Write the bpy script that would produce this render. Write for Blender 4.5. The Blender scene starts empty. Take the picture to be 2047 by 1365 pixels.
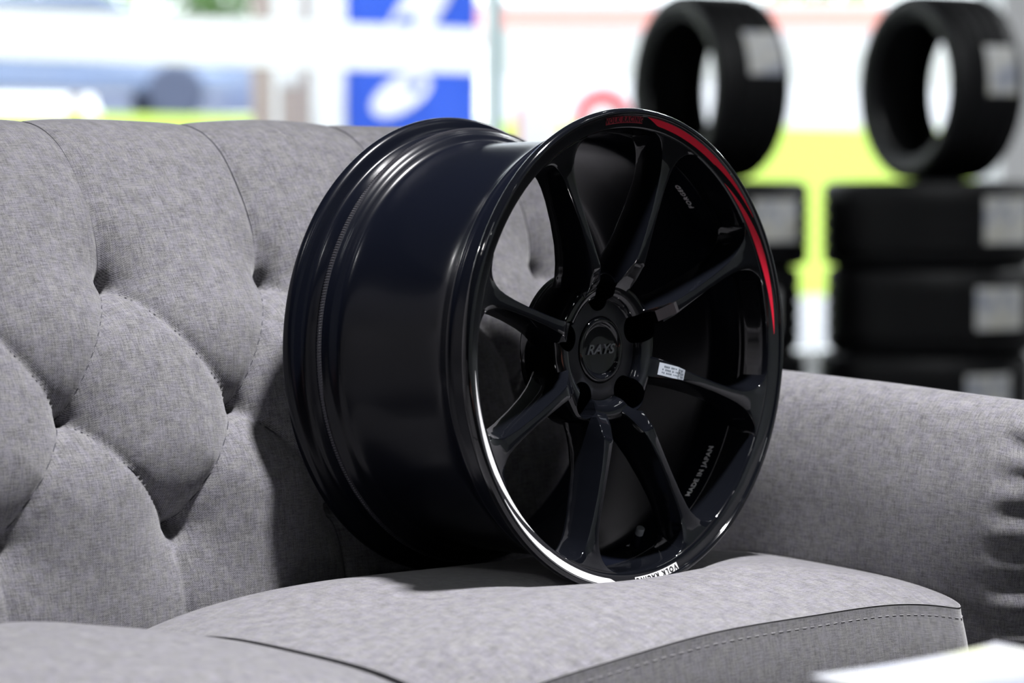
import bpy, bmesh, math, random
from math import sin, cos, pi, radians as R, hypot, exp, atan2, sqrt
from mathutils import Vector, Matrix
random.seed(5)
SC = bpy.context.scene
COL = SC.collection

# ------------------------------------------------------------------ camera
FPX = 5118.0
PHI = R(44.1)
PITCH = math.atan(292 / FPX)
FW = Vector((cos(PHI) * cos(PITCH), sin(PHI) * cos(PITCH), -sin(PITCH)))
RT = Vector((sin(PHI), -cos(PHI), 0))
UP = RT.cross(FW)
CAM = Vector((-1.9453, -1.7135, 0.8435))
cd = bpy.data.cameras.new('camera')
cam = bpy.data.objects.new('camera', cd)
COL.objects.link(cam)
cam.matrix_world = Matrix((( RT.x, UP.x, -FW.x, CAM.x), (RT.y, UP.y, -FW.y, CAM.y), (RT.z, UP.z, -FW.z, CAM.z), (0, 0, 0, 1)))
cd.sensor_width = 36
cd.lens = FPX / 2047 * 36
cd.clip_start = .05
cd.clip_end = 400
cd.dof.use_dof = True
cd.dof.focus_distance = 2.58
cd.dof.aperture_fstop = 3.6
SC.camera = cam

# ------------------------------------------------------------------ room frame (shop turned against the sofa)
RA = R(-12.4)
E1 = Vector((cos(RA), sin(RA), 0))
E2 = Vector((-sin(RA), cos(RA), 0))
O = Vector((CAM.x, CAM.y, 0))
def room(s, t, z=0):
    return O + E1 * s + E2 * t + Vector((0, 0, z))

# ------------------------------------------------------------------ world and lights
SC.view_settings.view_transform = 'Standard'
SC.view_settings.look = 'None'
SC.view_settings.exposure = 0
SC.view_settings.gamma = 1
SC.view_settings.use_curve_mapping = False
wd = bpy.data.worlds.new('world')
SC.world = wd
wd.use_nodes = True
bg = wd.node_tree.nodes['Background']
bg.inputs[0].default_value = (.93, .96, 1, 1)
bg.inputs[1].default_value = 3.8

def area(name, loc, target, size, size_y, power, col=(1, 1, 1)):
    l = bpy.data.lights.new(name, 'AREA')
    l.shape = 'RECTANGLE'
    l.size = size
    l.size_y = size_y
    l.energy = power
    l.color = col
    o = bpy.data.objects.new(name, l)
    COL.objects.link(o)
    o.location = loc
    d = Vector(target) - Vector(loc)
    o.rotation_euler = d.to_track_quat('-Z', 'Y').to_euler()
    return o
# the main ceiling lamp, above and in front of the sofa
sl = bpy.data.lights.new('ceiling_spot_lamp', 'SPOT')
sl.energy = 1040
sl.spot_size = R(58)
sl.spot_blend = 1
sl.shadow_soft_size = .11
sl.color = (1, .985, 1)
so = bpy.data.objects.new('ceiling_spot_lamp', sl)
COL.objects.link(so)
so.location = (.10, -.43, 3.2)
so.rotation_euler = (Vector((-.28, -.36, .45)) - Vector((.10, -.43, 3.2))).to_track_quat('-Z', 'Y').to_euler()
# slim ceiling lamps; the two strongest are added fill for tyres and far wall
for i, (s, t) in enumerate([(-.6, 1.0), (4.4, .6), (5.2, 4.6), (9.6, 6.4)]):
    p = room(s, t, 3.25)
    area('ceiling_tube_and_fill_light', p, (p.x, p.y, 0), 1.0, .09, 5 if s < 5 else (50 if s < 9 else 120), (.95, .98, 1))
for q, w in (((2.2, -.6), 1.6), ((3.4, 1.2), 1.6), ((.6, -.9), 1.4), ((3.2, 3.2), 1.2), ((-1.6, 2.6), 1.4)):
    p = room(q[0], q[1], 3.25)
    area('ceiling_downlight', p, (p.x, p.y, 0), .09, .09, w, (1, 1, 1))
for p, w in (((-2.66, 1.15, 3.25), 16), ((-.65, 6.7, 3.25), 44)):
    area('ceiling_downlight', p, (p[0], p[1], 0), (.26), .26, w, (1, 1, 1))
p = room(4.6, -1.6, 2.6)
q = room(4.6, -3.0, 1.0)
area('added_wall_fill', p, q, 1.6, .10, 11, (.86, .92, 1))  # unseen fill, added so the near wall shows in the spoke faces

# ------------------------------------------------------------------ helpers
def tag(o, label=None, cat=None, group=None, kind=None):
    if label: o['label'] = label
    if cat: o['category'] = cat
    if group: o['group'] = group
    if kind: o['kind'] = kind
    return o

def empty(name, loc=(0, 0, 0), rz=0):
    o = bpy.data.objects.new(name, None)
    COL.objects.link(o)
    o.location = loc
    o.rotation_euler = (0, 0, rz)
    o.empty_display_size = .1
    return o

def mesh(name, verts, faces, mat, parent=None, smooth=True, uv=None, autos=None):
    me = bpy.data.meshes.new(name)
    me.from_pydata([tuple(v) for v in verts], [], faces)
    me.update()
    if smooth:
        me.polygons.foreach_set('use_smooth', [True] * len(me.polygons))
        if autos:
            try: me.set_sharp_from_angle(angle=R(autos))
            except Exception: pass
    if uv:
        l = me.uv_layers.new(name='uv')
        for lp in me.loops:
            l.data[lp.index].uv = uv[lp.vertex_index]
    if mat: me.materials.append(mat)
    o = bpy.data.objects.new(name, me)
    COL.objects.link(o)
    o.parent = parent
    return o

def box_geo(x0, x1, y0, y1, z0, z1):
    v = [(x0,y0,z0),(x1,y0,z0),(x1,y1,z0),(x0,y1,z0),(x0,y0,z1),(x1,y0,z1),(x1,y1,z1),(x0,y1,z1)]
    f = [(0,3,2,1),(4,5,6,7),(0,1,5,4),(1,2,6,5),(2,3,7,6),(3,0,4,7)]
    return v, f

def merge(*parts):
    V, F = [], []
    for v, f in parts:
        n = len(V)
        V += list(v)
        F += [tuple(i + n for i in q) for q in f]
    return V, F

def box(name, b, mat, parent=None, bevel=0):
    v, f = box_geo(*b)
    o = mesh(name, v, f, mat, parent, smooth=bool(bevel))
    if bevel:
        m = o.modifiers.new('bevel', 'BEVEL')
        m.width = bevel
        m.segments = 3
        m.harden_normals = False
    return o

def lathe_geo(prof, n=192, a0=0., a1=2 * pi, closed=True, axis='y', fn=None):
    """prof: (r, y) points; turned about the Y axis (or Z)."""
    full = abs(a1 - a0 - 2 * pi) < 1e-6
    m = n if full else n + 1
    V = []
    for i in range(m):
        a = a0 + (a1 - a0) * i / n
        for k, (r, y) in enumerate(prof):
            if fn: r, y = fn(r, y, a, k)
            V.append((r * cos(a), y, r * sin(a)) if axis == 'y' else (r * cos(a), r * sin(a), y))
    P = len(prof)
    F = []
    for i in range(n):
        j = (i + 1) % m
        for k in range(P if closed else P - 1):
            l = (k + 1) % P
            F.append((i * P + k, i * P + l, j * P + l, j * P + k))
    return V, F

def orient(o):
    bm = bmesh.new()
    bm.from_mesh(o.data)
    bmesh.ops.recalc_face_normals(bm, faces=bm.faces)
    bm.to_mesh(o.data)
    bm.free()
    o.data.update()
    return o

def tube_geo(pts, r, n=8, closed=False, caps=True):
    V, F = [], []
    N = len(pts)
    pts = [Vector(p) for p in pts]
    for i, p in enumerate(pts):
        a = pts[(i - 1) % N] if (closed or i) else p
        b = pts[(i + 1) % N] if (closed or i < N - 1) else p
        t = (b - a).normalized()
        h = Vector((0, 0, 1)) if abs(t.z) < .9 else Vector((1, 0, 0))
        u = t.cross(h).normalized()
        w = t.cross(u)
        rr = r(i / (N - 1)) if callable(r) else r
        for k in range(n):
            c = 2 * pi * k / n
            V.append(p + u * rr * cos(c) + w * rr * sin(c))
    for i in range(N if closed else N - 1):
        j = (i + 1) % N
        for k in range(n):
            l = (k + 1) % n
            F.append((i * n + k, i * n + l, j * n + l, j * n + k))
    if caps and not closed:
        F.append(tuple(range(n - 1, -1, -1)))
        F.append(tuple(range((N - 1) * n, N * n)))
    return V, F

def interp(x, xs, ys):
    if x <= xs[0]: return ys[0]
    for i in range(1, len(xs)):
        if x <= xs[i]:
            return ys[i - 1] + (ys[i] - ys[i - 1]) * (x - xs[i - 1]) / (xs[i] - xs[i - 1])
    return ys[-1]

def catmull(pts, per=8):
    out = []
    n = len(pts)
    for i in range(n - 1):
        p0, p1, p2, p3 = pts[max(i - 1, 0)], pts[i], pts[i + 1], pts[min(i + 2, n - 1)]
        for k in range(per):
            t = k / per
            out.append(tuple(.5 * (2 * b + (c - a) * t + (2 * a - 5 * b + 4 * c - d) * t * t + (3 * b - a - 3 * c + d) * t ** 3) for a, b, c, d in zip(p0, p1, p2, p3)))
    out.append(tuple(pts[-1]))
    return out

def resample(pts, step):
    L = [0.]
    for a, b in zip(pts, pts[1:]): L.append(L[-1] + (Vector(b) - Vector(a)).length)
    n = max(2, int(L[-1] / step))
    out, S = [], []
    k = 0
    for i in range(n + 1):
        s = L[-1] * i / n
        while k < len(L) - 2 and L[k + 1] < s: k += 1
        t = (s - L[k]) / max(1e-9, L[k + 1] - L[k])
        out.append(tuple(a + (b - a) * t for a, b in zip(pts[k], pts[k + 1])))
        S.append(s)
    return out, S

# ------------------------------------------------------------------ materials
def mat(name, col, rough=.5, metal=0., coat=0., spec=.5, coat_rough=.03):
    m = bpy.data.materials.new(name)
    m.use_nodes = True
    b = m.node_tree.nodes['Principled BSDF']
    b.inputs['Base Color'].default_value = (*col, 1)
    b.inputs['Roughness'].default_value = rough
    b.inputs['Metallic'].default_value = metal
    b.inputs['Coat Weight'].default_value = coat
    b.inputs['Coat Roughness'].default_value = coat_rough
    b.inputs['Specular IOR Level'].default_value = spec
    return m

def N(m, t, **kw):
    n = m.node_tree.nodes.new(t)
    for k, v in kw.items(): setattr(n, k, v)
    return n

def L(m, a, b): m.node_tree.links.new(a, b)

def fabric(name, dark, light):
    """grey melange weave: short slubs run along both thread directions"""
    m = mat(name, light, .92, spec=.2)
    b = m.node_tree.nodes['Principled BSDF']
    uvn = N(m, 'ShaderNodeUVMap')
    uvn.uv_map = 'uv'
    def noise(sx, sy, det=2., rough=.5, off=0):
        mp = N(m, 'ShaderNodeMapping')
        mp.inputs['Scale'].default_value = (sx, sy, 1)
        mp.inputs['Location'].default_value = (off, off, off)
        n = N(m, 'ShaderNodeTexNoise')
        n.inputs['Scale'].default_value = 1
        n.inputs['Detail'].default_value = det
        n.inputs['Roughness'].default_value = rough
        L(m, uvn.outputs[0], mp.inputs[0])
        L(m, mp.outputs[0], n.inputs['Vector'])
        return n.outputs['Fac']
    def math(op, a, c):
        n = N(m, 'ShaderNodeMath', operation=op)
        for i, q in enumerate((a, c)):
            if isinstance(q, (int, float)): n.inputs[i].default_value = q
            else: L(m, q, n.inputs[i])
        return n.outputs[0]
    warp = noise(70, 900, 2, .6)
    weft = noise(900, 70, 2, .6, 3.7)
    blot = noise(60, 60, 3, .6, 9.1)
    grain = noise(1500, 1500, 0, .5, 1.3)
    s = math('ADD', math('MULTIPLY', warp, .30), math('MULTIPLY', weft, .24))
    s = math('ADD', s, math('MULTIPLY', blot, .14))
    s = math('ADD', s, math('MULTIPLY', grain, .20))
    tw = N(m, 'ShaderNodeTexWave')
    tw.bands_direction = 'DIAGONAL'
    tw.inputs['Scale'].default_value = 300
    tw.inputs['Distortion'].default_value = 1.5
    tw.inputs['Detail'].default_value = 1
    tw.inputs['Detail Scale'].default_value = 3
    L(m, uvn.outputs[0], tw.inputs['Vector'])
    s = math('ADD', s, math('MULTIPLY', tw.outputs['Fac'], .12))
    rp = N(m, 'ShaderNodeValToRGB')
    rp.color_ramp.elements[0].position = .38
    rp.color_ramp.elements[0].color = (*dark, 1)
    rp.color_ramp.elements[1].position = .62
    rp.color_ramp.elements[1].color = (*light, 1)
    L(m, s, rp.inputs[0])
    # two yarn tones, neutral and violet, in small patches
    tone = noise(110, 110, 3, .6, 5.3)
    tr_ = N(m, 'ShaderNodeValToRGB')
    tr_.color_ramp.elements[0].position = .44
    tr_.color_ramp.elements[0].color = (1.0, 1.0, .975, 1)
    tr_.color_ramp.elements[1].position = .56
    tr_.color_ramp.elements[1].color = (.98, .97, 1.03, 1)
    L(m, tone, tr_.inputs[0])
    mxc = N(m, 'ShaderNodeMixRGB', blend_type='MULTIPLY')
    mxc.inputs[0].default_value = 1
    L(m, rp.outputs[0], mxc.inputs[1])
    L(m, tr_.outputs[0], mxc.inputs[2])
    L(m, mxc.outputs[0], b.inputs['Base Color'])
    bp = N(m, 'ShaderNodeBump')
    bp.inputs['Strength'].default_value = .35
    bp.inputs['Distance'].default_value = .0008
    L(m, s, bp.inputs['Height'])
    L(m, bp.outputs[0], b.inputs['Normal'])
    b.inputs['Sheen Weight'].default_value = .3
    b.inputs['Sheen Roughness'].default_value = .5
    return m

FAB = fabric('grey_melange_fabric', (.046, .045, .050), (.245, .242, .256))
THREAD = mat('dark_grey_thread', (.05, .05, .06), .9)
PIPE = mat('light_grey_thread', (.34, .335, .35), .9)
GLOSS = mat('gloss_black_paint', (.0035, .0040, .0058), .10, coat=.9, coat_rough=.015, spec=.2)
SATIN = mat('satin_black_paint', (.003, .0038, .0075), .25, coat=.12, coat_rough=.14, spec=.2)
PAD = mat('machined_dark_pad', (.018, .019, .025), .33, metal=.2)
DARKH = mat('dark_bore', (.002, .002, .003), .7)
RED = mat('red_decal', (.95, .012, .05), .4, coat=.4)
DRED = mat('dull_red_decal', (.30, .012, .03), .4, coat=.4)
WHT = mat('white_decal', (.9, .9, .92), .5)
SILV = mat('silver_label', (.42, .46, .52), .45, metal=.2)
GREYM = mat('grey_plastic', (.13, .14, .15), .6)

def rubber():
    m = mat('tyre_rubber', (.008, .008, .0095), .6, spec=.35)
    return m
RUB = rubber()

# ------------------------------------------------------------------ the alloy wheel
wheel = empty('alloy_wheel')
wheel.matrix_world = Matrix.Translation((.0076, .0008, .6857)) @ Matrix.Rotation(R(.84), 4, 'Z') @ Matrix.Rotation(R(-.94), 4, 'X')
tag(wheel, 'glossy black eight-spoke alloy wheel with red rim stripe, standing on the sofa seat', 'wheel')

lip = [(.2425,.0125),(.2452,.0108),(.2462,.0066),(.2456,.0030),(.2440,.0010),(.2422,.0004),(.2402,.0008),(.2392,.0022),(.2386,.0034),(.2370,.0039),
       (.2330,.0050),(.2290,.0062),(.2268,.0074),(.2256,.0095),(.2248,.0140),(.2242,.0250),(.2234,.0380),(.2225,.0460),(.2265,.0460),(.2285,.0300),(.2295,.0200),(.2330,.0140)]
def lipface(r):
    return interp(r, [.2248,.2256,.2268,.2290,.2330,.2370,.2386], [.0140,.0095,.0074,.0062,.0050,.0039,.0034])
def fine(prof, per=3):
    p = catmull(list(prof) + [prof[0]], per)
    return [tuple(q) for q in p[:-1]]
v, f = lathe_geo(fine(lip, 3), 288)
orient(mesh('outer_lip', v, f, GLOSS, wheel))

barrel = [(.2340,.0140),(.2305,.0180),(.2297,.0300),(.2292,.0400),(.2304,.0440),(.2285,.0500),(.2225,.0600),(.2188,.0720),(.2172,.0900),(.2165,.1200),(.2165,.1500),(.2165,.1800),(.2172,.1970),(.2195,.2060),
          (.2262,.2110),(.2290,.2150),(.2318,.2185),(.2320,.2225),(.2292,.2260),(.2290,.2330),(.2296,.2400),(.2318,.2440),(.2380,.2462),(.2430,.2480),(.2455,.2512),(.2462,.2550),(.2458,.2580),(.2440,.2600),(.2410,.2606),(.2380,.2596),
          (.2350,.2570),(.2290,.2520),(.2245,.2450),(.2235,.2320),(.2236,.2180),(.2140,.2060),(.2118,.1950),(.2112,.1500),(.2120,.0900),(.2136,.0750),(.2175,.0650),(.2200,.0560),(.2220,.0470),(.2240,.0400),(.2262,.0250),(.2290,.0160)]
barrel = [(r, y if y < .06 else .06 + (y - .06) * 1.031) for r, y in barrel]
v, f = lathe_geo(fine(barrel, 3), 288)
orient(mesh('barrel', v, f, SATIN, wheel))
# knurled grip band behind the rear bead seat
kn = [(.2300,.2222),(.2328,.2230),(.2332,.2246),(.2332,.2262),(.2328,.2276),(.2300,.2282)]
def knf(r, y, a, k):
    return (r + (.0006 if 0 < k < 5 and int(round(a / (2 * pi) * 1000)) % 2 else 0), y)
v, f = lathe_geo(kn, 1000, fn=knf)
orient(mesh('knurled_band', v, f, mat('worn_black_knurl', (.05, .05, .06), .35, metal=.5), wheel, smooth=False))

# hub with five lug pockets
HA = [21, 94, 165, 237, 309]
hub_prof = [(r, y + (.008 if y < .07 else .002)) for r, y in [(.0300,.0500),(.0330,.0455),(.0342,.0438),(.0360,.0432),(.0500,.0432),(.0520,.0428),(.0535,.0405),(.0555,.0360),(.0590,.0325),(.0650,.0305),(.0700,.0310),(.0745,.0350),(.0775,.0420),(.0790,.0500),(.0800,.0600),(.0805,.0840),(.0790,.0870),(.0760,.0880),(.0360,.0880),(.0330,.0860),(.0300,.0800)]]
def lobes(r, y, a, k):
    # the hub swells round every lug hole
    if r < .056 or y > .085: return r, y
    g = sum(exp(-((((a - R(h) + pi) % (2 * pi)) - pi) / .20) ** 2) for h in HA)
    return r + .0070 * g * min(1, (r - .056) / .014) * max(0, min(1, (.078 - y) / .035)), y
v, f = lathe_geo(fine(hub_prof, 2), 240, fn=lobes)
hub = orient(mesh('hub', v, f, GLOSS, wheel, autos=40))

def pocket_cutter():
    bm = bmesh.new()
    for a in HA:
        a = R(a)
        ur = Vector((cos(a), 0, sin(a)))
        ut = Vector((-sin(a), 0, cos(a)))
        n = 40
        ring = []
        for k in range(n):
            c = 2 * pi * k / n
            rr, tt = .0152 * cos(c), .0152 * sin(c)
            q = ur * (.0555 + rr + (.008 if rr > 0 else 0)) + ut * tt
            ring.append(q)
        lo = [bm.verts.new(q + Vector((0, -.02, 0))) for q in ring]
        hi = [bm.verts.new(q * 1.0 + Vector((0, .087, 0))) for q in ring]
        bm.faces.new(lo)
        bm.faces.new(hi[::-1])
        for k in range(n):
            bm.faces.new((lo[k], hi[k], hi[(k + 1) % n], lo[(k + 1) % n]))
    bmesh.ops.recalc_face_normals(bm, faces=bm.faces)
    me = bpy.data.meshes.new('cut')
    bm.to_mesh(me)
    bm.free()
    o = bpy.data.objects.new('cut', me)
    COL.objects.link(o)
    o.matrix_world = wheel.matrix_world
    return o
cut = pocket_cutter()
def carve(objs):
    for o in objs:
        m = o.modifiers.new('b', 'BOOLEAN')
        m.object = cut
        m.operation = 'DIFFERENCE'
        m.solver = 'EXACT'
    bpy.context.view_layer.update()
    dg = bpy.context.evaluated_depsgraph_get()
    for o in objs:
        me = bpy.data.meshes.new_from_object(o.evaluated_get(dg))
        o.modifiers.clear()
        o.data = me
        me.polygons.foreach_set('use_smooth', [True] * len(me.polygons))
        try: me.set_sharp_from_angle(angle=R(38))
        except Exception: pass

# spokes: lofted sections at constant radius so that the feet flare into the rim
KR  = [.056,.064,.070,.078,.088,.092,.105,.125,.150,.175,.190,.200,.208,.214,.2185,.2220,.2245,.2262,.2278]
KY  = [.0460,.0400,.0340,.0280,.0225,.0195,.0178,.0162,.0150,.0142,.0136,.0130,.0120,.0108,.0096,.0086,.0078,.0074,.0080]
KWF = [.0110,.0110,.0105,.0096,.0082,.0074,.0062,.0054,.0052,.0060,.0074,.0094,.0125,.0160,.0200,.0250,.0310,.0380,.0440]
KYB = [.0860,.0840,.0810,.0770,.0720,.0700,.0650,.0590,.0540,.0500,.0480,.0470,.0460,.0455,.0450,.0450,.0450,.0440,.0420]
KWB = [.0190,.0185,.0175,.0155,.0138,.0130,.0112,.0100,.0094,.0100,.0115,.0138,.0175,.0210,.0250,.0295,.0350,.0410,.0450]
ANG = [(71, 2), (25.5, 1), (-17.5, 0), (-63, -2), (-106.5, 2), (-155, -1), (163, 1), (116, -1)]
def spoke(idx, a0, tw):
    V, F = [], []
    S = []
    rs = []
    for i in range(len(KR) - 1):
        n = 3 if KR[i] < .2 else 2
        rs += [KR[i] + (KR[i + 1] - KR[i]) * k / n for k in range(n)]
    rs.append(KR[-1])
    for r in rs:
        y, wf, yb, wb = (interp(r, KR, q) for q in (KY, KWF, KYB, KWB))
        a = R(a0 + tw * max(0, (.19 - r) / .12) ** 1.3)
        b = .0011
        pts = [(-wf + b, y), (-wf * .5, y - .0002), (0, y - .0003), (wf * .5, y - .0002), (wf - b, y), (wf - b * .3, y + b * .3), (wf, y + b), (wf + (wb - wf) * .5, y + (yb - y) * .45), (wb, yb - .005), (wb - .001, yb - .0015), (wb - .005, yb),
               (-wb + .005, yb), (-wb + .001, yb - .0015), (-wb, yb - .005), (-wf - (wb - wf) * .5, y + (yb - y) * .45), (-wf, y + b), (-wf + b * .3, y + b * .3)]
        S.append(len(pts))
        for w, yy in pts:
            t = a + w / r
            V.append((r * cos(t), yy, r * sin(t)))
    P = S[0]
    for i in range(len(rs) - 1):
        for k in range(P):
            l = (k + 1) % P
            F.append((i * P + k, (i + 1) * P + k, (i + 1) * P + l, i * P + l))
    F.append(tuple(range(P)))
    F.append(tuple(range((len(rs) - 1) * P + P - 1, (len(rs) - 1) * P - 1, -1)))
    return orient(mesh('spoke', V, F, GLOSS, wheel, autos=35))
spokes = [spoke(i, a, t) for i, (a, t) in enumerate(ANG)]
carve([hub] + spokes)
bpy.data.objects.remove(cut)

v, f = lathe_geo([(r, y + .008) for r, y in [(.0345,.0428),(.0350,.0424),(.0505,.0424),(.0515,.0429),(.0500,.0440),(.0350,.0440)]], 128)
pad = orient(mesh('mounting_face', v, f, PAD, wheel))
m0 = pocket_cutter_obj = None
cut = pocket_cutter()
carve([pad])
bpy.data.objects.remove(cut)

# centre cap
cap = [(.0,.0446),(.012,.0446),(.0240,.0444),(.0262,.0440),(.0270,.0428),(.0280,.0414),(.0295,.0404),(.0315,.0404),(.0330,.0412),(.0338,.0428),(.0338,.052),(.0,.052)]
v, f = lathe_geo([(r, y + .008) for r, y in cap], 96, closed=False)
cp = orient(mesh('centre_cap', v, f, GLOSS, wheel, autos=50))

def text_geo(txt, size, extrude=.0003, bold=0., shear=0., spacing=1.):
    c = bpy.data.curves.new('t', 'FONT')
    c.body = txt
    c.size = size
    c.extrude = extrude
    c.offset = bold
    c.shear = shear
    c.space_character = spacing
    c.align_x = 'CENTER'
    c.align_y = 'CENTER'
    c.resolution_u = 3
    o = bpy.data.objects.new('t', c)
    COL.objects.link(o)
    bpy.context.view_layer.update()
    me = bpy.data.meshes.new_from_object(o.evaluated_get(bpy.context.evaluated_depsgraph_get()))
    vs = [tuple(q.co) for q in me.vertices]
    fs = [tuple(p.vertices) for p in me.polygons]
    bpy.data.objects.remove(o)
    bpy.data.curves.remove(c)
    return vs, fs

def text_on(name, txt, size, fn, material, parent, **kw):
    vs, fs = text_geo(txt, size, **kw)
    return mesh(name, [fn(*q) for q in vs], fs, material, parent, smooth=False)

text_on('raised_lettering', 'RAYS', .0140, lambda x, y, z: (x * 1.28, .0524 - z - .0004, y), mat('black_chrome', (.30, .30, .33), .2, metal=1), cp, extrude=.0009, bold=.0003, shear=.35)

def arc_text(name, txt, size, th, r, material, cw=True, dr=.0003, **kw):
    """on the outer face of the lip, letter tops outward, reading clockwise"""
    def fn(x, y, z):
        rr = r + y
        a = R(th) - x / r
        return (rr * cos(a), lipface(rr) - dr - z, rr * sin(a))
    return text_on(name, txt, size, fn, material, wheel, **kw)

def band(name, pts, material, off=.00025, parent=wheel):
    """pts: (theta, r_in, r_out) along the lip"""
    V, F = [], []
    for th, ri, ro in pts:
        for k in range(5):
            rr = ri + (ro - ri) * k / 4
            V.append((rr * cos(R(th)), lipface(rr) - off, rr * sin(R(th))))
    for i in range(len(pts) - 1):
        for k in range(4):
            F.append((i * 5 + k, i * 5 + k + 1, i * 5 + k + 6, i * 5 + k + 5))
    return mesh(name, V, F, material, parent)

s1 = []
for i in range(61):
    t = i / 60
    th = 84.5 - 50 * t
    ro = .2384 - .0006 * t
    ri = .2323 - .0010 * sin(pi * min(t * 1.3, 1)) if t < .6 else .2323 + .0050 * (t - .6) / .4
    if t < .09: ri = ro - (ro - ri) * (t / .09)
    s1.append((th, min(ri, ro), ro))
band('red_stripe', s1, RED)
s2 = []
for i in range(61):
    t = i / 60
    th = 48.5 - 46.5 * t
    ri = .2278 + .0004 * t + .0045 * max(0, (t - .5) / .5) ** 1.3
    wd_ = .0078 * sin(pi * min(1, t / .9) ** .8) ** .8 if t < .9 else 0
    wd_ = max(.0002, .0076 * min(1, t / .45) ** .9 * min(1, (1 - t) / .45) ** .8)
    s2.append((th, ri, ri + wd_))
band('red_stripe', s2, RED)
band('white_stripe', [(t - 180, a, b) for t, a, b in s1], WHT)
band('white_stripe', [(t - 180, a, b) for t, a, b in s2], WHT)
band('lettering_panel', [(100 - .5 * i, .2312, .2380) for i in range(29)], DRED, .0002)
arc_text('lip_lettering', 'VOLK RACING', .0074, 93, .2346, DARKH, bold=.0002, spacing=1.25, extrude=.0001, dr=.0004)
band('lettering_panel', [(-74 - .5 * i, .2312, .2384) for i in range(34)], WHT, .0002)
arc_text('lip_lettering', 'VOLK RACING', .0076, -82.3, .2348, DARKH, bold=.0003, spacing=1.4, extrude=.0001, dr=.0004)

def inner_text(name, txt, size, th, y0, r, material, **kw):
    def fn(x, y, z):
        a = R(th) + x / r
        return ((r - .0002 - z) * cos(a), y0 + y, (r - .0002 - z) * sin(a))
    return text_on(name, txt, size, fn, material, wheel, **kw)
inner_text('forged_lettering', 'FORGED', .0084, 46.5, .0600, .2178, WHT, bold=.0001, spacing=1.15, extrude=.0001)
inner_text('origin_lettering', 'MADE IN JAPAN', .0086, -39.8, .0560, .2188, WHT, bold=.0002, spacing=1.1, extrude=.0001)
inner_text('certification_mark', 'JWL', .0080, -74.5, .0590, .2150, WHT, bold=.0002, extrude=.0001)

# silver label on the root of one spoke, reflection painted as a paler facet on its neighbour
def face_patch(name, a, r0, r1, w, material, dw=0.):
    V = []
    for i in range(7):
        r = r0 + (r1 - r0) * i / 6
        y = interp(r, KR, KY) - .0006
        ww = min(w, interp(r, KR, KWF) - .0012)
        for s in (-1, 1):
            t = R(a) + (s * ww + dw) / r
            V.append((r * cos(t), y, r * sin(t)))
    F = [(2 * i, 2 * i + 1, 2 * i + 3, 2 * i + 2) for i in range(6)]
    return mesh(name, V, F, material, wheel, smooth=False)
lb = face_patch('spoke_label', -17.5, .0730, .1000, .0066, SILV)
V, F = [], []
for row in range(3):
    for k in range(16):
        r = .076 + k * .0014
        y = interp(r, KR, KY) - .0009
        for dr_, dt in ((0, 0), (.0009, 0), (.0009, .0016 - .0004 * (row == 2)), (0, .0016 - .0004 * (row == 2))):
            rr = r + dr_
            t = R(-17.5) + (.0042 - row * .0034 - dt) / rr
            V.append((rr * cos(t), interp(rr, KR, KY) - .0009, rr * sin(t)))
        n = len(V)
        if (k * 7 + row * 3) % 5: F.append((n - 4, n - 3, n - 2, n - 1))
mesh('label_print', V, F, mat('label_ink', (.03, .05, .07), .6), lb, smooth=False)
face_patch('facet_reflection', 26.4, .0740, .0960, .0062, mat('painted_reflection_grey', (.17, .16, .17), .38, metal=.7))

# valve stem
a = R(-76)
ur = Vector((cos(a), 0, sin(a)))
p0 = ur * .216 + Vector((0, .052, 0))
p1 = ur * .196 + Vector((0, .040, 0))
d = (p1 - p0).normalized()
vs = empty('valve_stem')
vs.parent = wheel
v, f = tube_geo([p0, p0 + d * .004, p0 + d * .0042, p0 + d * .018], lambda t: .0058 if t < .5 else .0040, 20)
mesh('stem', v, f, SATIN, vs, autos=40)
p2 = p0 + d * .018
v, f = tube_geo([p2, p2 + d * .0004, p2 + d * .008, p2 + d * .0084], lambda t: .0044 if 0 < t < 1 else .0040, 20)
mesh('valve_cap', v, f, GREYM, vs, autos=40)

# ------------------------------------------------------------------ sofa
sofa = empty('sofa', (-.3, .2, 0))
bpy.context.view_layer.update()
tag(sofa, 'grey fabric sofa with a deep-buttoned back and rounded arm under the black wheel', 'sofa')
def part(o):
    o.parent = sofa
    o.matrix_parent_inverse = sofa.matrix_world.inverted()
    return o

XL, XR = -1.36, .335
back_prof = [(.264,.30),(.267,.40),(.269,.47),(.272,.53),(.281,.59),(.299,.65),(.329,.72),(.366,.785),(.407,.849),(.447,.897),(.492,.921),(.535,.924),(.572,.903),(.592,.85),(.598,.78),(.600,.60),(.600,.10)]
bp_, bs_ = resample(catmull(back_prof, 10), .0042)
def s_at_z(z):
    for (y, zz), s in zip(bp_, bs_):
        if zz >= z: return s
ROWS = [s_at_z(.513), s_at_z(.635), s_at_z(.768)]
STEP = .212
X0 = -.352
def row_x(j, k): return X0 + STEP * k + (STEP / 2 if j == 1 else 0) - (.0, .009, .024)[j]
PIN = [(row_x(j, k), ROWS[j]) for j in range(3) for k in range(-5, 5)]
SEG = []
for k in range(-5, 5):
    SEG.append(((row_x(0, k), ROWS[0]), (row_x(1, k), ROWS[1])))
    SEG.append(((row_x(0, k), ROWS[0]), (row_x(1, k - 1), ROWS[1])))
    SEG.append(((row_x(2, k), ROWS[2]), (row_x(1, k), ROWS[1])))
    SEG.append(((row_x(2, k), ROWS[2]), (row_x(1, k - 1), ROWS[1])))
    SEG.append(((row_x(2, k), ROWS[2]), (row_x(2, k) - .004, ROWS[2] + .32)))
    SEG.append(((row_x(0, k), ROWS[0]), (row_x(0, k), ROWS[0] - .2)))
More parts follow.
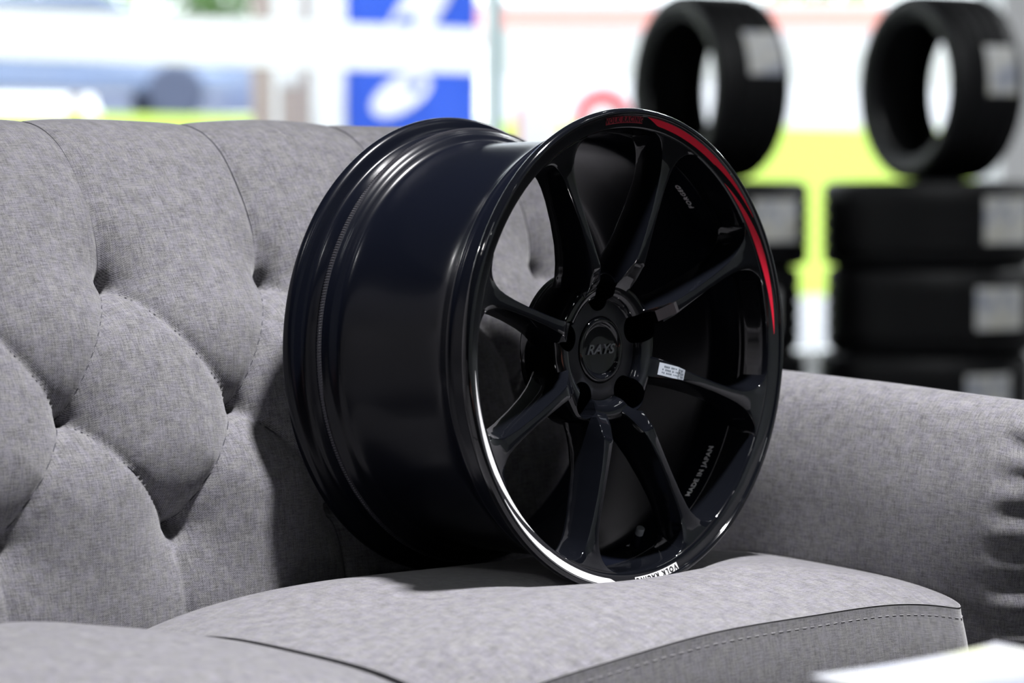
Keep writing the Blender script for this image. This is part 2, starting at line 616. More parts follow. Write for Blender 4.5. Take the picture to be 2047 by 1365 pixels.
def segd(p, a, b):
    vx, vy = b[0] - a[0], b[1] - a[1]
    t = ((p[0] - a[0]) * vx + (p[1] - a[1]) * vy) / (vx * vx + vy * vy)
    t = max(0, min(1, t))
    return hypot(p[0] - a[0] - vx * t, p[1] - a[1] - vy * t), t
def tuft(x, s):
    if s > ROWS[2] + .34: return 0
    d = min(hypot(x - px, (s - ps)) for px, ps in PIN)
    h = -.034 * exp(-(d / .036) ** 1.1) - .014 * exp(-(d / .0085) ** 2)
    c = 9
    fade = 1.
    for a, b in SEG:
        if abs(x - (a[0] + b[0]) / 2) > .2: continue
        q, t = segd((x, s), a, b)
        if q < c: c = q
    if s > ROWS[2]: fade = max(.35, 1 - (s - ROWS[2]) / .30)
    if s < ROWS[0]: fade = .8
    h += -.0036 * exp(-c / .0034) * fade - .009 * exp(-c / .022) * fade
    return h
nx = int((XR - XL) / .0042)
V, UVs, F = [], [], []
M = len(bp_)
nrm = []
for i in range(M):
    a, b = bp_[max(0, i - 1)], bp_[min(M - 1, i + 1)]
    ty, tz = b[0] - a[0], b[1] - a[1]
    l = hypot(ty, tz)
    nrm.append((-tz / l, ty / l))
for ix in range(nx + 1):
    x = XL + (XR - XL) * ix / nx
    for i in range(M):
        s = bs_[i]
        h = tuft(x, s)
        h += .0022 * sin(x * 9 + s * 11) + .0014 * sin(x * 23 + 2 - s * 8)
        V.append((x, bp_[i][0] + nrm[i][0] * h, bp_[i][1] + nrm[i][1] * h))
        UVs.append((x, s))
for ix in range(nx):
    for i in range(M - 1):
        F.append((ix * M + i, (ix + 1) * M + i, (ix + 1) * M + i + 1, ix * M + i + 1))
F.append(tuple(range(M)))
F.append(tuple(nx * M + i for i in range(M - 1, -1, -1)))
back = part(mesh('backrest', V, F, FAB, uv=UVs, autos=80))

def back_point(x, s, off=0):
    k = max(1, min(M - 2, int(s / bs_[-1] * (M - 1))))
    t = (s - bs_[k]) / (bs_[k + 1] - bs_[k])
    y = bp_[k][0] + (bp_[k + 1][0] - bp_[k][0]) * t
    z = bp_[k][1] + (bp_[k + 1][1] - bp_[k][1]) * t
    h = tuft(x, s) + .0022 * sin(x * 9 + s * 11) + .0014 * sin(x * 23 + 2 - s * 8) + off
    return Vector((x, y + nrm[k][0] * h, z + nrm[k][1] * h))
# stitching that lies in the folds
G = []
for a, b in SEG:
    if max(a[0], b[0]) < -.85 or min(a[0], b[0]) > .30: continue
    n = max(8, int(hypot(a[0] - b[0], a[1] - b[1]) / .007))
    pts = []
    for i in range(n + 1):
        t = i / n
        x, s = a[0] + (b[0] - a[0]) * t, a[1] + (b[1] - a[1]) * t
        pts.append(back_point(x, s, .0009))
    G.append(tube_geo(pts, .0007, 5))
v, f = merge(*G)
sm = mesh('seam_stitching', v, f, THREAD)
sm.parent = back

# arms: rolled profile swept towards the front, gathered over the front edge
def arm(sign, xin):
    prof = [(.012,.06),(.012,.30),(.010,.40),(.008,.48),(.012,.545),(.026,.598),(.046,.632),(.078,.648),(.112,.640),(.142,.608),(.152,.560),(.150,.48),(.150,.06)]
    pr, ss = resample(catmull(prof, 8), .007)
    ys = []
    y = .56
    while y > -.2250:
        ys.append((y, 0.)); y -= .012
    rc = .045
    for k in range(15):
        c = pi / 2 * k / 14
        ys.append((-.225 - rc * sin(c), rc * (1 - cos(c))))
    cx, cz = .08, .36
    for k in range(1, 13):
        ys.append((-.270 - .002 * k / 12, rc + (k / 12) * .2))
    V, UVs, F = [], [], []
    ulen = 0
    for iy, (yy, ins) in enumerate(ys):
        if iy: ulen += hypot(yy - ys[iy - 1][0], ins - ys[iy - 1][1])
        dz = -.075 * max(0, (.25 - yy)) ** 1.3 * .75 
        for (px, pz), s in zip(pr, ss):
            dx_, dz_ = cx - px, (min(pz, .56) if pz > .56 else pz) - pz
            tx, tz = cx, min(pz, .568)
            if pz < .5: tz = pz
            l = hypot(tx - px, tz - pz)
            k = min(1, ins / max(l, .001)) if l > 0 else 0
            k = min(k, .98)
            X, Z = px + (tx - px) * k, pz + (tz - pz) * k
            # gathers on the front corner
            front = max(0, min(1, (-.215 - yy) / .03))
            wr = front * (.0032 * max(0, sin(s * 62 + 2.2 * sin(s * 21))) ** 3 + .002 * sin(s * 150))
            yv = yy + wr
            Xw = X + (wr * .6 if px < .08 else -wr * .6)
            w = .0020 * sin(yy * 14 + s * 17) + .0012 * sin(yy * 37 - s * 9)
            Xw += w if px < .08 else -w
            f_ = max(0, min(1, (pz - .3) / .3))
            V.append((xin + sign * Xw, yv, Z + dz * f_))
            UVs.append((s, ulen))
    P = len(pr)
    for i in range(len(ys) - 1):
        for k in range(P - 1):
            q = (i * P + k, i * P + k + 1, (i + 1) * P + k + 1, (i + 1) * P + k)
            F.append(q if sign > 0 else q[::-1])
    F.append(tuple(range(P)))
    F.append(tuple((len(ys) - 1) * P + k for k in range(P - 1, -1, -1)))
    return part(orient(mesh('arm', V, F, FAB, uv=UVs, autos=80)))
arm(1, .288)
arm(-1, -1.265)
v, f = box_geo(-1.26, .30, -.19, .56, .09, .272)
o = part(mesh('seat_base', v, f, FAB, smooth=False, uv=[(p[0] + p[1], p[2] + p[1]) for p in v]))
for x, y in ((-1.36, -.18), (.36, -.18), (-1.36, .50), (.36, .50)):
    v, f = tube_geo([(x, y, 0), (x, y, .07)], lambda t: .018 + .008 * t, 16)
    part(mesh('leg', v, f, mat('dark_wood', (.05, .03, .02), .4) if 'dark_wood' not in bpy.data.materials else bpy.data.materials['dark_wood'], autos=40))

# ------------------------------------------------------------------ seat cushions
def cushion(name, x0, x1, y0, y1, zt, zb, crown, dents, label):
    cx, cy = (x0 + x1) / 2, (y0 + y1) / 2
    hx, hy = (x1 - x0) / 2, (y1 - y0) / 2
    rc = .045
    # outline of a rounded rectangle, evenly stepped
    out = []
    seg = .006
    def line(a, b):
        n = max(1, int(hypot(b[0] - a[0], b[1] - a[1]) / seg))
        for k in range(n): out.append((a[0] + (b[0] - a[0]) * k / n, a[1] + (b[1] - a[1]) * k / n))
    def arc(ox, oy, a0):
        for k in range(10):
            c = a0 + pi / 2 * k / 10
            out.append((ox + rc * cos(c), oy + rc * sin(c)))
    line((hx, -hy + rc), (hx, hy - rc)); arc(hx - rc, hy - rc, 0)
    line((hx - rc, hy), (-hx + rc, hy)); arc(-hx + rc, hy - rc, pi / 2)
    line((-hx, hy - rc), (-hx, -hy + rc)); arc(-hx + rc, -hy + rc, pi)
    line((-hx + rc, -hy), (hx - rc, -hy)); arc(hx - rc, -hy + rc, 3 * pi / 2)
    P = len(out)
    per = [0.]
    for a, b in zip(out, out[1:]): per.append(per[-1] + hypot(b[0] - a[0], b[1] - a[1]))
    def zedge(x, y):
        # the edge seam rides up in the middle of each side
        u, w = x / hx, y / hy
        return zt + .030 * (1 - min(1, abs(u)) ** 2.2 * 1.0) * (abs(w) > .8) + .030 * (1 - abs(w) ** 2.2) * (abs(u) > .93)
    def ztop(x, y, s):
        u, w = x / hx, y / hy
        base = zt + .030 * max((1 - min(1, abs(u)) ** 2.6), (1 - min(1, abs(w)) ** 2.6))
        base = zt + .030 * (1 - (min(1, abs(u)) ** 2.6) * (min(1, abs(w)) ** 2.6))
        z = base + crown * (1 - s ** 3.0)
        X, Y = x + cx, y + cy
        for dx, dy, dd, sx, sy in dents:
            z -= dd * exp(-((X - dx) / sx) ** 2 - ((Y - dy) / sy) ** 2)
        z += .0012 * sin(X * 21 + Y * 9) + .0010 * sin(X * 8 - Y * 27 + 1)
        return z
    V, UVs, F = [], [], []
    K = 60
    for k in range(K, 0, -1):
        pass
    rings = []
    for k in range(1, K + 1):
        s = (k / K) ** .85
        rings.append([(x * s, y * s, ztop(x * s, y * s, s)) for x, y in out])
    V.append((cx, cy, ztop(0, 0, 0))); UVs.append((cx, cy))
    for rg in rings:
        for x, y, z in rg:
            V.append((x + cx, y + cy, z)); UVs.append((x + cx, y + cy))
    zr = [q[2] for q in rings[-1]]
    # boxing: small tuck under the seam, then a bulging side band
    sides = [(.0003, .002), (.0007, .005), (.0012, .008)] + [(.0012 + .010 * sin(pi * t / 14), .008 + t / 14 * 1.0) for t in range(1, 15)]
    for j, (o_, dzz) in enumerate(sides):
        for i, (x, y) in enumerate(out):
            l = hypot(x, y)
            nxv = (x / hx) ** 9 / hx; nyv = (y / hy) ** 9 / hy
            ln = hypot(nxv, nyv) or 1
            dd = dzz if j < 3 else .008 + (zr[i] - zb - .008) * (j - 2) / 14
            V.append((x + cx + nxv / ln * o_, y + cy + nyv / ln * o_, zr[i] - dd))
            UVs.append((per[i], -dd))
    for i in range(P):
        F.append((0, 1 + i, 1 + (i + 1) % P))
    R_ = K + len(sides)
    for k in range(R_ - 1):
        for i in range(P):
            j = (i + 1) % P
            F.append((1 + k * P + i, 1 + (k + 1) * P + i, 1 + (k + 1) * P + j, 1 + k * P + j))
    F.append(tuple(1 + (R_ - 1) * P + i for i in range(P - 1, -1, -1)))
    # same UV jump every time round: harmless for a weave
    o = mesh(name, V, F, FAB, uv=UVs, autos=80)
    orient(o)
    tag(o, label, 'cushion', 'sofa seat cushions')
    pts = [(x + cx, y + cy, zr[i] + .0001) for i, (x, y) in enumerate(out)]
    v, f = tube_geo(pts, .00035, 6, closed=True)
    st = mesh('seam_piping', v, f, PIPE, o)
    pts = [(x * (1 + .0018 / hx) + cx, y * (1 + .0018 / hy) + cy, zr[i] - .011) for i, (x, y) in enumerate(out)]
    G = []
    n = 0
    while n < P - 3:
        G.append(tube_geo(pts[n:n + 2], .00035, 6, caps=False)); n += 2
    v, f = merge(*G)
    mesh('edge_stitching', v, f, PIPE, o)
    return o
cushion('seat_cushion', -.464, .291, -.221, .264, .412, .275, .027,
        [(0, 0.0, .030, .12, .035), (0, .258, .036, .12, .035), (0, .13, .010, .14, .12)],
        'grey seat cushion directly under the black wheel, next to the sofa arm')
cushion('seat_cushion', -1.255, -.477, -.221, .264, .412, .275, .034, [],
        'blurred grey seat cushion left of the wheel, nearest the camera')

# ------------------------------------------------------------------ coffee table with magazines
WOOD = mat('reddish_wood', (.20, .075, .05), .4)
tb = empty('coffee_table', (-.45, -1.10, 0), R(-10))
tag(tb, 'low reddish-brown wooden coffee table under the magazines in front of the sofa', 'table')
o = box('table_top', (-.45, .27, -.28, .385, .462, .492), WOOD, tb, .006)
for x in (-.40, .22):
    for y in (-.24, .33):
        v, f = tube_geo([(x, y, 0), (x, y, .463)], lambda t: .014 + .008 * t, 12)
        mesh('leg', v, f, WOOD, tb)
def paper(name, cols, scale):
    m = mat(name, cols[0], .35, coat=.3, coat_rough=.2)
    b = m.node_tree.nodes['Principled BSDF']
    tc = N(m, 'ShaderNodeTexCoord')
    n = N(m, 'ShaderNodeTexNoise')
    n.inputs['Scale'].default_value = scale
    n.inputs['Detail'].default_value = 1
    L(m, tc.outputs['Object'], n.inputs['Vector'])
    rp = N(m, 'ShaderNodeValToRGB')
    e = rp.color_ramp.elements
    e[0].position = .36; e[0].color = (*cols[1], 1)
    e[1].position = .64; e[1].color = (*cols[2], 1)
    q = e.new(.46); q.color = (*cols[0], 1)
    q = e.new(.56); q.color = (*cols[0], 1)
    L(m, n.outputs['Fac'], rp.inputs[0])
    L(m, rp.outputs[0], b.inputs['Base Color'])
    return m
PG = mat('page_edges', (.45, .45, .47), .7)
def magazine(w, h, t, loc, rz, cover, label):
    e = empty('magazine', loc, rz)
    tag(e, label, 'magazine', 'magazines on the coffee table')
    def sheet(z0, z1, inset, material, name):
        V, F = [], []
        nx_, ny_ = 16, 10
        for z, sgn in ((z0, 0), (z1, 1)):
            for i in range(nx_ + 1):
                for j in range(ny_ + 1):
                    x = -w / 2 + inset + (w - 2 * inset) * i / nx_
                    y = -h / 2 + inset + (h - 2 * inset) * j / ny_
                    lift = .006 * max(0, (x / w + .5)) ** 3 * (1 if t > .008 else .5)
                    V.append((x, y, z + lift))
        n = (nx_ + 1) * (ny_ + 1)
        def id_(i, j, k): return k * n + i * (ny_ + 1) + j
        for i in range(nx_):
            for j in range(ny_):
                F.append((id_(i, j, 1), id_(i + 1, j, 1), id_(i + 1, j + 1, 1), id_(i, j + 1, 1)))
                F.append((id_(i, j, 0), id_(i, j + 1, 0), id_(i + 1, j + 1, 0), id_(i + 1, j, 0)))
        for i in range(nx_):
            F.append((id_(i, 0, 0), id_(i + 1, 0, 0), id_(i + 1, 0, 1), id_(i, 0, 1)))
            F.append((id_(i, ny_, 0), id_(i, ny_, 1), id_(i + 1, ny_, 1), id_(i + 1, ny_, 0)))
        for j in range(ny_):
            F.append((id_(0, j, 0), id_(0, j, 1), id_(0, j + 1, 1), id_(0, j + 1, 0)))
            F.append((id_(nx_, j, 0), id_(nx_, j + 1, 0), id_(nx_, j + 1, 1), id_(nx_, j, 1)))
        return mesh(name, V, F, material, e, autos=40)
    sheet(.0005, t - .0006, .0025, PG, 'pages')
    sheet(t - .0005, t, 0, cover, 'cover')
    return e
COV1 = paper('glossy_cover', ((.34, .345, .39), (.20, .23, .36), (.38, .40, .26)), 9)
COV2 = paper('white_cover', ((.36, .36, .38), (.26, .27, .33), (.38, .38, .36)), 6)
magazine(.19, .265, .010, (-.495, -.795, .4925), R(-9), COV2, 'white magazine lying underneath the pale patterned one')
magazine(.178, .25, .009, (-.4875, -.786, .5045), R(-11.6), COV1, 'pale blue and yellow magazine on top, at the bottom right corner')

# ------------------------------------------------------------------ tyres
def tyre_mesh(Ro, W, Ri):
    h = W / 2
    prof = [(Ri, -h * .80), (Ri + .012, -h * .86), (Ri + .035, -h * .97), (Ro - .035, -h * 1.0), (Ro - .014, -h * .95), (Ro - .004, -h * .86)]
    for gy in (-.52, -.18, .18, .52):
        prof += [(Ro, h * (gy - .045)), (Ro - .008, h * (gy - .035)), (Ro - .008, h * (gy + .035)), (Ro, h * (gy + .045))]
    prof += [(Ro - .004, h * .86), (Ro - .014, h * .95), (Ro - .035, h), (Ri + .035, h * .97), (Ri + .012, h * .86), (Ri, h * .80), (Ri + .004, h * .70), (Ro - .022, h * .60), (Ro - .016, 0), (Ro - .022, -h * .60), (Ri + .004, -h * .70)]
    def fn(r, y, a, k):
        q = int(a / (2 * pi) * 120)
        if 2 < k < 6 or 21 < k < 25:
            if q % 3 == 0: r -= .0035
        return r, y
    return lathe_geo(prof, 120, axis='z', fn=fn)
tv, tf = tyre_mesh(.330, .296, .242)
t0 = mesh('tyre', tv, tf, RUB, autos=40)
orient(t0)
LABM = paper('tyre_label', ((.88, .88, .88), (.55, .58, .68), (.90, .88, .80)), 16)
def label_mesh(Ro, a0, a1, z0, z1):
    V, F = [], []
    n = 12
    for i in range(n + 1):
        a = a0 + (a1 - a0) * i / n
        for z in (z0, z1):
            V.append(((Ro + .0015) * cos(a), (Ro + .0015) * sin(a), z))
    for i in range(n):
        F.append((2 * i, 2 * i + 2, 2 * i + 3, 2 * i + 1))
    return V, F
first = [t0]
def tyre(M, label, group, lab=None, cream=False):
    if first:
        o = first.pop()
    else:
        o = t0.copy(); COL.objects.link(o)
    o.matrix_world = M
    tag(o, label, 'tyre', group)
    if lab:
        v, f = label_mesh(.330, *lab)
        mesh('label', v, f, LABM, o)
    return o
def at(px, py, D):
    """a point of the shop, measured from the photo's sight line at a known distance"""
    return CAM + (FW + RT * (px - 1023.5) / FPX - UP * (py - 682.5) / FPX) * D
TW = .298
DT = 9.0
toward = atan2(-FW.y, -FW.x)       # direction from the tyres to the viewer
def stack(px, rot, labs, side):
    c = at(px, 390, DT)
    names = ['topmost of three in the ' + side + ' stack', 'middle tyre of the ' + side + ' stack', 'lowest tyre on the floor of the ' + side + ' stack']
    for k in range(3):
        z = TW * (2 - k) + TW / 2
        off = rot[k]
        M = Matrix.Translation((c.x + off[0], c.y + off[1], z)) @ Matrix.Rotation(toward, 4, 'Z') @ Matrix.Diagonal((1.115, 1.115, 1, 1))
        tyre(M, 'flat black tyre, ' + names[k], 'flat tyres in the ' + side + ' stack', labs[k])
def alab(px_off):  # angle on the tread whose sideways offset is px_off metres to the viewer's right
    return math.asin(max(-.98, min(.98, px_off / .330)))
def L3(c, w, z0=-.075, z1=.075):
    return (alab(c - w / 2), alab(c + w / 2), z0, z1)
S = DT / FPX
stack(1406, [(0, 0), (-.02, .02), (0, .01)], [L3((1520 - 1406) * S, .15, -.06, .085), L3((1500 - 1406) * S, .15), L3((1500 - 1406) * S, .15)], 'left')
stack(1855, [(0, 0), (.01, -.01), (0, .01)], [L3((1970 - 1855) * S, .160, -.065, .092), L3((1948 - 1855) * S, .160, -.06, .085), L3((1940 - 1855) * S, .150, -.075, .085)], 'right')
# upright tyres: axis horizontal, open side facing left and towards the viewer
fh = Vector((FW.x, FW.y, 0)).normalized()
for px, ang, side, lab in ((1416, 64, 'left', (R(6), R(34), -.03, .11)), (1876, 66, 'right', (R(-6), R(24), -.02, .10))):
    ax = (fh * cos(R(ang)) + RT * sin(R(ang))).normalized()     # from the open face back
    c = at(px, 390, DT)
    zc = 3 * TW + .325
    yax = Vector((0, 0, 1))
    xax = yax.cross(ax).normalized()
    if xax.dot(fh) > 0: xax = -xax
    yy = ax.cross(xax)
    M = Matrix(((xax.x, yy.x, ax.x, c.x), (xax.y, yy.y, ax.y, c.y), (xax.z, yy.z, ax.z, zc), (0, 0, 0, 1))) @ Matrix.Diagonal((.985, .985, .98, 1))
    sg = 1 if yy.z > 0 else -1
    l = (lab[0] * sg, lab[1] * sg, lab[2], lab[3]) if sg > 0 else (lab[1] * sg, lab[0] * sg, lab[2], lab[3])
    tyre(M, 'black tyre with a white label standing upright on the ' + side + ' tyre stack', 'upright tyres on the stacks', l)

# ------------------------------------------------------------------ shop room
WALL = mat('wall_paint', (.75, .75, .76), .9)
WALLD = mat('dark_wall_paint', (.05, .05, .055), .9)
FLO = mat('floor_tiles', (.06, .06, .065), .5)
CEI = mat('ceiling_board', (.05, .05, .055), .95)
FRM = mat('window_frame_white', (.85, .87, .88), .4)
def frosted(name, col):
    m = bpy.data.materials.new(name)
    m.use_nodes = True
    t = m.node_tree
    t.nodes.clear()
    o = t.nodes.new('ShaderNodeOutputMaterial')
    a = t.nodes.new('ShaderNodeBsdfTranslucent')
    b = t.nodes.new('ShaderNodeBsdfDiffuse')
    a.inputs[0].default_value = b.inputs[0].default_value = (*col, 1)
    x = t.nodes.new('ShaderNodeMixShader')
    x.inputs[0].default_value = .25
    t.links.new(a.outputs[0], x.inputs[1])
    t.links.new(b.outputs[0], x.inputs[2])
    t.links.new(x.outputs[0], o.inputs[0])
    return m
FILM = frosted('frosted_window_film', (.98, .98, .98))
FILM2 = frosted('greenish_glass_edge', (.50, .60, .62))
S0, S1, T0, T1, H = -3.2, 13.5, -3.0, 9.44, 3.6
roomo = O.copy()
def rbox(name, s0, s1, t0_, t1_, z0, z1, m, kind='structure', parent=None):
    v, f = box_geo(s0, s1, t0_, t1_, z0, z1)
    o = mesh(name, v, f, m, parent, smooth=False)
    if not parent:
        o.location = O
        o.rotation_euler = (0, 0, RA)
        if kind: o['kind'] = kind
    return o
rbox('floor', S0, S1, T0, T1 + .2, -.1, 0, FLO)
rbox('ceiling', S0, S1, T0, T1 + .2, H, H + .1, CEI)
rbox('wall_left', S0 - .1, S0, T0, T1 + .2, 0, H, WALLD)
rbox('wall_near', S0, S1, T0 - .1, T0, 0, H, WALL)
rbox('wall_right', S1, S1 + .1, T0, T1 + .2, 0, H, WALL)
def s_of(px):
    """where the sight line of a photo column meets the window wall"""
    d = FW + RT * (px - 1023.5) / FPX
    d = Vector((d.x, d.y, 0))
    return (T1 / d.dot(E2)) * d.dot(E1)
sM0, sM1, sE = s_of(975), s_of(1012), s_of(2000)
rbox('wall_far', sE, S1, T1, T1 + .2, 0, H, WALL)
rbox('trim_1', S0, sE, T1, T1 + .12, 0, .10, FRM)
rbox('trim_2', S0, sE, T1, T1 + .12, H - .35, H, FRM)
GL = bpy.data.materials.new('window_glass')
GL.use_nodes = True
nt = GL.node_tree
nt.nodes.clear()
out_ = nt.nodes.new('ShaderNodeOutputMaterial')
tr = nt.nodes.new('ShaderNodeBsdfTransparent')
tr.inputs[0].default_value = (.96, .98, .98, 1)
gs = nt.nodes.new('ShaderNodeBsdfGlossy')
gs.inputs['Roughness'].default_value = .02
mx = nt.nodes.new('ShaderNodeMixShader')
mx.inputs[0].default_value = .05
nt.links.new(tr.outputs[0], mx.inputs[1])
nt.links.new(gs.outputs[0], mx.inputs[2])
nt.links.new(mx.outputs[0], out_.inputs[0])
def window(name, s0, s1):
    w = empty(name)
    w.location = O
    w.rotation_euler = (0, 0, RA)
    w['kind'] = 'structure'
    rbox('pane', s0, s1, T1 + .05, T1 + .058, .10, H - .35, GL, parent=w)
    zc = 1.475
    rbox('frosted_band', s0, s1, T1 + .046, T1 + .049, zc - .10, zc + .10, FILM, parent=w)
    return w
window('window_1', S0, sM0)
window('window_2', sM1, sE)
rbox('trim_3', sM0, sM1 - .06, T1 + .03, T1 + .034, .10, H - .35, FILM)
rbox('trim_4', sM1 - .06, sM1, T1 + .03, T1 + .034, .10, H - .35, FILM2)

# ------------------------------------------------------------------ outside
ASP = mat('pale_asphalt', (.34, .34, .37), .9)
GRS = mat('sunny_grass', (.33, .46, .05), .9)
def rfar(name, s0, s1, t0_, t1_, za, zb, m, kind='structure'):
    V = [(s0, t0_, za), (s1, t0_, za), (s1, t1_, zb), (s0, t1_, zb)]
    o = mesh(name, V, [(0, 1, 2, 3)], m, None, smooth=False)
    o.location = O
    o.rotation_euler = (0, 0, RA)
    o['kind'] = kind
    return o
rfar('ground', -30, 70, T1 + .2, 17.5, -.12, -.05, ASP)
rfar('grass_bank', -30, 70, 17.5, 22.5, -.05, 1.62, GRS, 'stuff')
rfar('road_surface', -30, 110, 22.5, 90, 1.62, 1.75, ASP)

# parked cars on the road above the bank
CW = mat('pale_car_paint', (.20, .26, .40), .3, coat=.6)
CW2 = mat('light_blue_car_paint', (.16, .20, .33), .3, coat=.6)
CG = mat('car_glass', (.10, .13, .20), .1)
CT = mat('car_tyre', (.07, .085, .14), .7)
def car(px, D, rz, paint, label):
    p = at(px, 200, D)
    e = empty('car', (p.x, p.y, 1.66), rz)
    tag(e, label, 'car')
    prof = [(-2.15,.35),(-2.2,.62),(-2.1,.86),(-1.35,.96),(-.75,1.40),(.55,1.45),(1.35,1.02),(2.05,.92),(2.2,.60),(2.12,.33)]
    V, F = [], []
    for y in (-.86, .86):
        for x, z in prof:
            V.append((x, y * (1 if z < 1.0 else .82), z))
    n = len(prof)
    F.append(tuple(range(n))); F.append(tuple(range(2 * n - 1, n - 1, -1)))
    for i in range(n):
        j = (i + 1) % n
        F.append((i, i + n, j + n, j))
    o = orient(mesh('body', V, F, paint, e, smooth=False))
    b = o.modifiers.new('b', 'BEVEL'); b.width = .08; b.segments = 3
    for sy in (-1, 1):
        V = [(-1.15, sy * .835, 1.0), (1.15, sy * .835, 1.0), (.50, sy * .735, 1.37), (-.72, sy * .735, 1.34)]
        mesh('side_window', V + [(x, y + sy * .02, z) for x, y, z in V], [(0,1,2,3),(7,6,5,4),(0,4,5,1),(1,5,6,2),(2,6,7,3),(3,7,4,0)], CG, e, smooth=False)
        for x in (-1.35, 1.35):
            v, f = lathe_geo([(0, -.10), (.20, -.10), (.30, -.11), (.32, -.08), (.32, .08), (.30, .11), (0, .10)], 32, closed=False)
            w = mesh('wheel', v, f, CT, e)
            w.location = (x, sy * .80, .32)
    return e
across = atan2(RT.y, RT.x)
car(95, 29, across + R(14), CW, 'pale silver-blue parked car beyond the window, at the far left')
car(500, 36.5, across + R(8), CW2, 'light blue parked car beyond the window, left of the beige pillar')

# flags and pillar in front of the shop
def flag(px, D, w, z0, z1, cloth, label, marks=None, lean=0, name='flag'):
    p = at(px, 390, D)
    e = empty(name, (p.x, p.y, -.08), across)
    tag(e, label, 'flag')
    v, f = tube_geo([(-w / 2 - .02, 0, 0), (-w / 2 - .02, 0, z1 + .1)], .018, 10)
    mesh('pole', v, f, FRM, e)
    V, F = [], []
    nx_, nz_ = 14, 30
    def pt(i, j, off=0):
        x = -w / 2 + w * i / nx_
        z = z0 + (z1 - z0) * j / nz_
        return (x, .05 * sin(x * 9 + z * 3) + off, z)
    for i in range(nx_ + 1):
        for j in range(nz_ + 1): V.append(pt(i, j))
    for i in range(nx_):
        for j in range(nz_):
            a_ = i * (nz_ + 1) + j
            F.append((a_, a_ + nz_ + 1, a_ + nz_ + 2, a_ + 1))
    o = mesh('cloth', V, F, cloth, e)
    sd = o.modifiers.new('s', 'SOLIDIFY'); sd.thickness = .004
    for ring in (marks or []):
        V = [(x, .05 * sin(x * 9 + z * 3) - .012, z) for x, z in ring]
        cx_ = sum(q[0] for q in ring) / len(ring); cz_ = sum(q[1] for q in ring) / len(ring)
        V.append((cx_, .05 * sin(cx_ * 9 + cz_ * 3) - .012, cz_))
        n = len(ring)
        m_ = mesh('emblem', V, [(i, (i + 1) % n, n) for i in range(n)], WHT, e)
    return e
BLUE = mat('blue_cloth', (.025, .10, .62), .8)
WCL = mat('white_cloth', (.85, .85, .86), .8)
def ell(cx_, cz_, a_, b_, rot, n=24):
    return [(cx_ + a_ * cos(t) * cos(rot) - b_ * sin(t) * sin(rot), cz_ + a_ * cos(t) * sin(rot) + b_ * sin(t) * cos(rot)) for t in [2 * pi * k / n for k in range(n)]]
flag(822, 15.5, .79, 1.05, 3.2, BLUE, 'blue flag with white shapes beyond the window, right of the beige pillar',
     [ell(.06, 2.05, .42, .115, R(55)), ell(-.06, 1.53, .20, .10, R(30)), ell(-.12, 2.36, .18, .05, R(10)), ell(.40, 1.22, .17, .06, R(10))])
flag(662, 14.8, .14, .60, 3.2, WCL, 'narrow white banner beyond the window, touching the blue flag')
flag(583, 14.2, .12, 1.52, 3.0, WCL, 'white pennant hanging in front of the beige pillar outside')
pp = at(592, 390, 16.2)
e = empty('gate_pillar', (pp.x, pp.y, -.08), across)
tag(e, 'beige rendered gate pillar outside the window, left of the blue flag', 'pillar')
BEI = mat('beige_render', (.38, .31, .27), .9)
box('shaft', (-.26, .24, -.2, .2, 0, 3.2), BEI, e, .01)
box('cap_stone', (-.31, .29, -.26, .26, 3.2, 3.3), BEI, e, .01)

# red and white building and signs beyond the right window
RW = mat('white_cladding', (.75, .75, .77), .8)
RR = mat('red_paint', (.75, .03, .05), .6)
p = at(1450, 390, 34)
e = empty('roadside_building', (p.x, p.y, 1.7), across)
tag(e, 'low white roadside building with a red fascia, beyond the tyres', 'building')
box('wall', (-3.2, 3.6, 0, 4, 0, 1.35), RW, e)
box('fascia', (-3.3, 3.7, -.1, 4.1, 1.35, 1.62), mat('faded_red_paint', (.90, .42, .36), .6), e)
box('roof', (-3.4, 3.8, -.2, 4.2, 1.62, 1.70), RW, e)
p = at(1205, 390, 14.5)
e = empty('round_sign', (p.x, p.y, -.08), across)
tag(e, 'round red sign with a white centre, low outside behind the upright left tyre', 'sign')
v, f = lathe_geo([(0, -.01), (.135, -.01), (.16, -.005), (.16, .02), (0, .02)], 40, closed=False)
o = mesh('disc', v, f, RR, e); o.location = (0, 0, 1.36)
v, f = lathe_geo([(0, -.016), (.10, -.016), (.10, 0)], 40, closed=False)
o = mesh('centre', v, f, WHT, e); o.location = (0, 0, 1.34)
v, f = tube_geo([(0, .03, 0), (0, .03, 1.36)], .02, 10)
mesh('pole', v, f, GREYM, e)
p = at(1062, 390, 14.8)
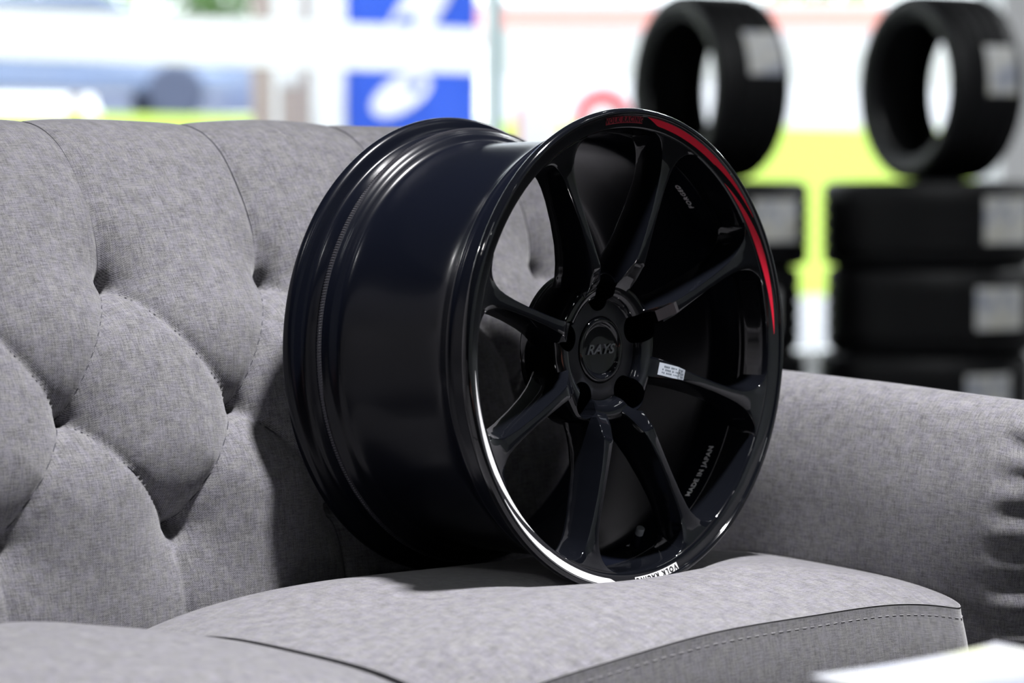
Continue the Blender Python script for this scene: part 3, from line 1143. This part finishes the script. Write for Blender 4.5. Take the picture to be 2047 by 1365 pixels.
e = empty('sign_board', (p.x, p.y, -.08), across)
tag(e, 'white and pink sign board outside, just right of the window mullion', 'sign')
box('panel', (-.06, .15, 0, .03, .5, 1.44), WHT, e)
box('side_stripe', (-.10, -.062, 0, .03, .5, 1.44), mat('pink_paint', (.75, .25, .28), .6), e)
box('foot', (-.10, .15, -.1, .13, 0, .5), GREYM, e)

# trees and shrubs beyond
LEAF = mat('leaf_green', (.12, .22, .07), .9)
LEAF2 = mat('leaf_yellow_green', (.42, .55, .14), .9)
TRK = mat('trunk', (.25, .18, .14), .9)
def tree(px, D, zc, r, m, label):
    p = at(px, 390, D)
    e = empty('tree', (p.x, p.y, 1.6))
    tag(e, label, 'tree', 'trees beyond the road')
    V, F = [], []
    rnd = random.Random(int(px))
    for k in range(420):
        u = Vector((rnd.gauss(0, 1), rnd.gauss(0, 1), rnd.gauss(0, 1))).normalized() * r * rnd.uniform(.45, 1)
        c = Vector((0, 0, zc)) + Vector((u.x, u.y, u.z * .8))
        a_ = Vector((rnd.uniform(-1, 1), rnd.uniform(-1, 1), rnd.uniform(-1, 1))).normalized() * r * .13
        b_ = a_.cross(Vector((rnd.uniform(-1, 1), rnd.uniform(-1, 1), rnd.uniform(-1, 1)))).normalized() * r * .09
        n = len(V)
        V += [c - a_, c - b_, c + a_, c + b_]
        F.append((n, n + 1, n + 2, n + 3))
    mesh('crown', V, F, m, e, smooth=False)
    v, f = tube_geo([(0, 0, 0), (.05, 0, zc * .5), (0, 0, zc)], lambda t: .14 - .07 * t, 8)
    mesh('trunk', v, f, TRK, e)
tree(150, 46, 3.4, 1.5, LEAF2, 'yellow-green tree above the far left car')
tree(430, 52, 3.6, 1.5, LEAF, 'mid green tree left of the beige pillar')
tree(-90, 56, 3.6, 1.3, LEAF, 'dark green tree at the left edge of the window')
tree(1250, 50, 4.4, 1.6, LEAF, 'green tree above the red fascia, left of the upright tyres')
tree(1650, 50, 4.2, 2.0, LEAF2, 'pale green tree between the two upright tyres')
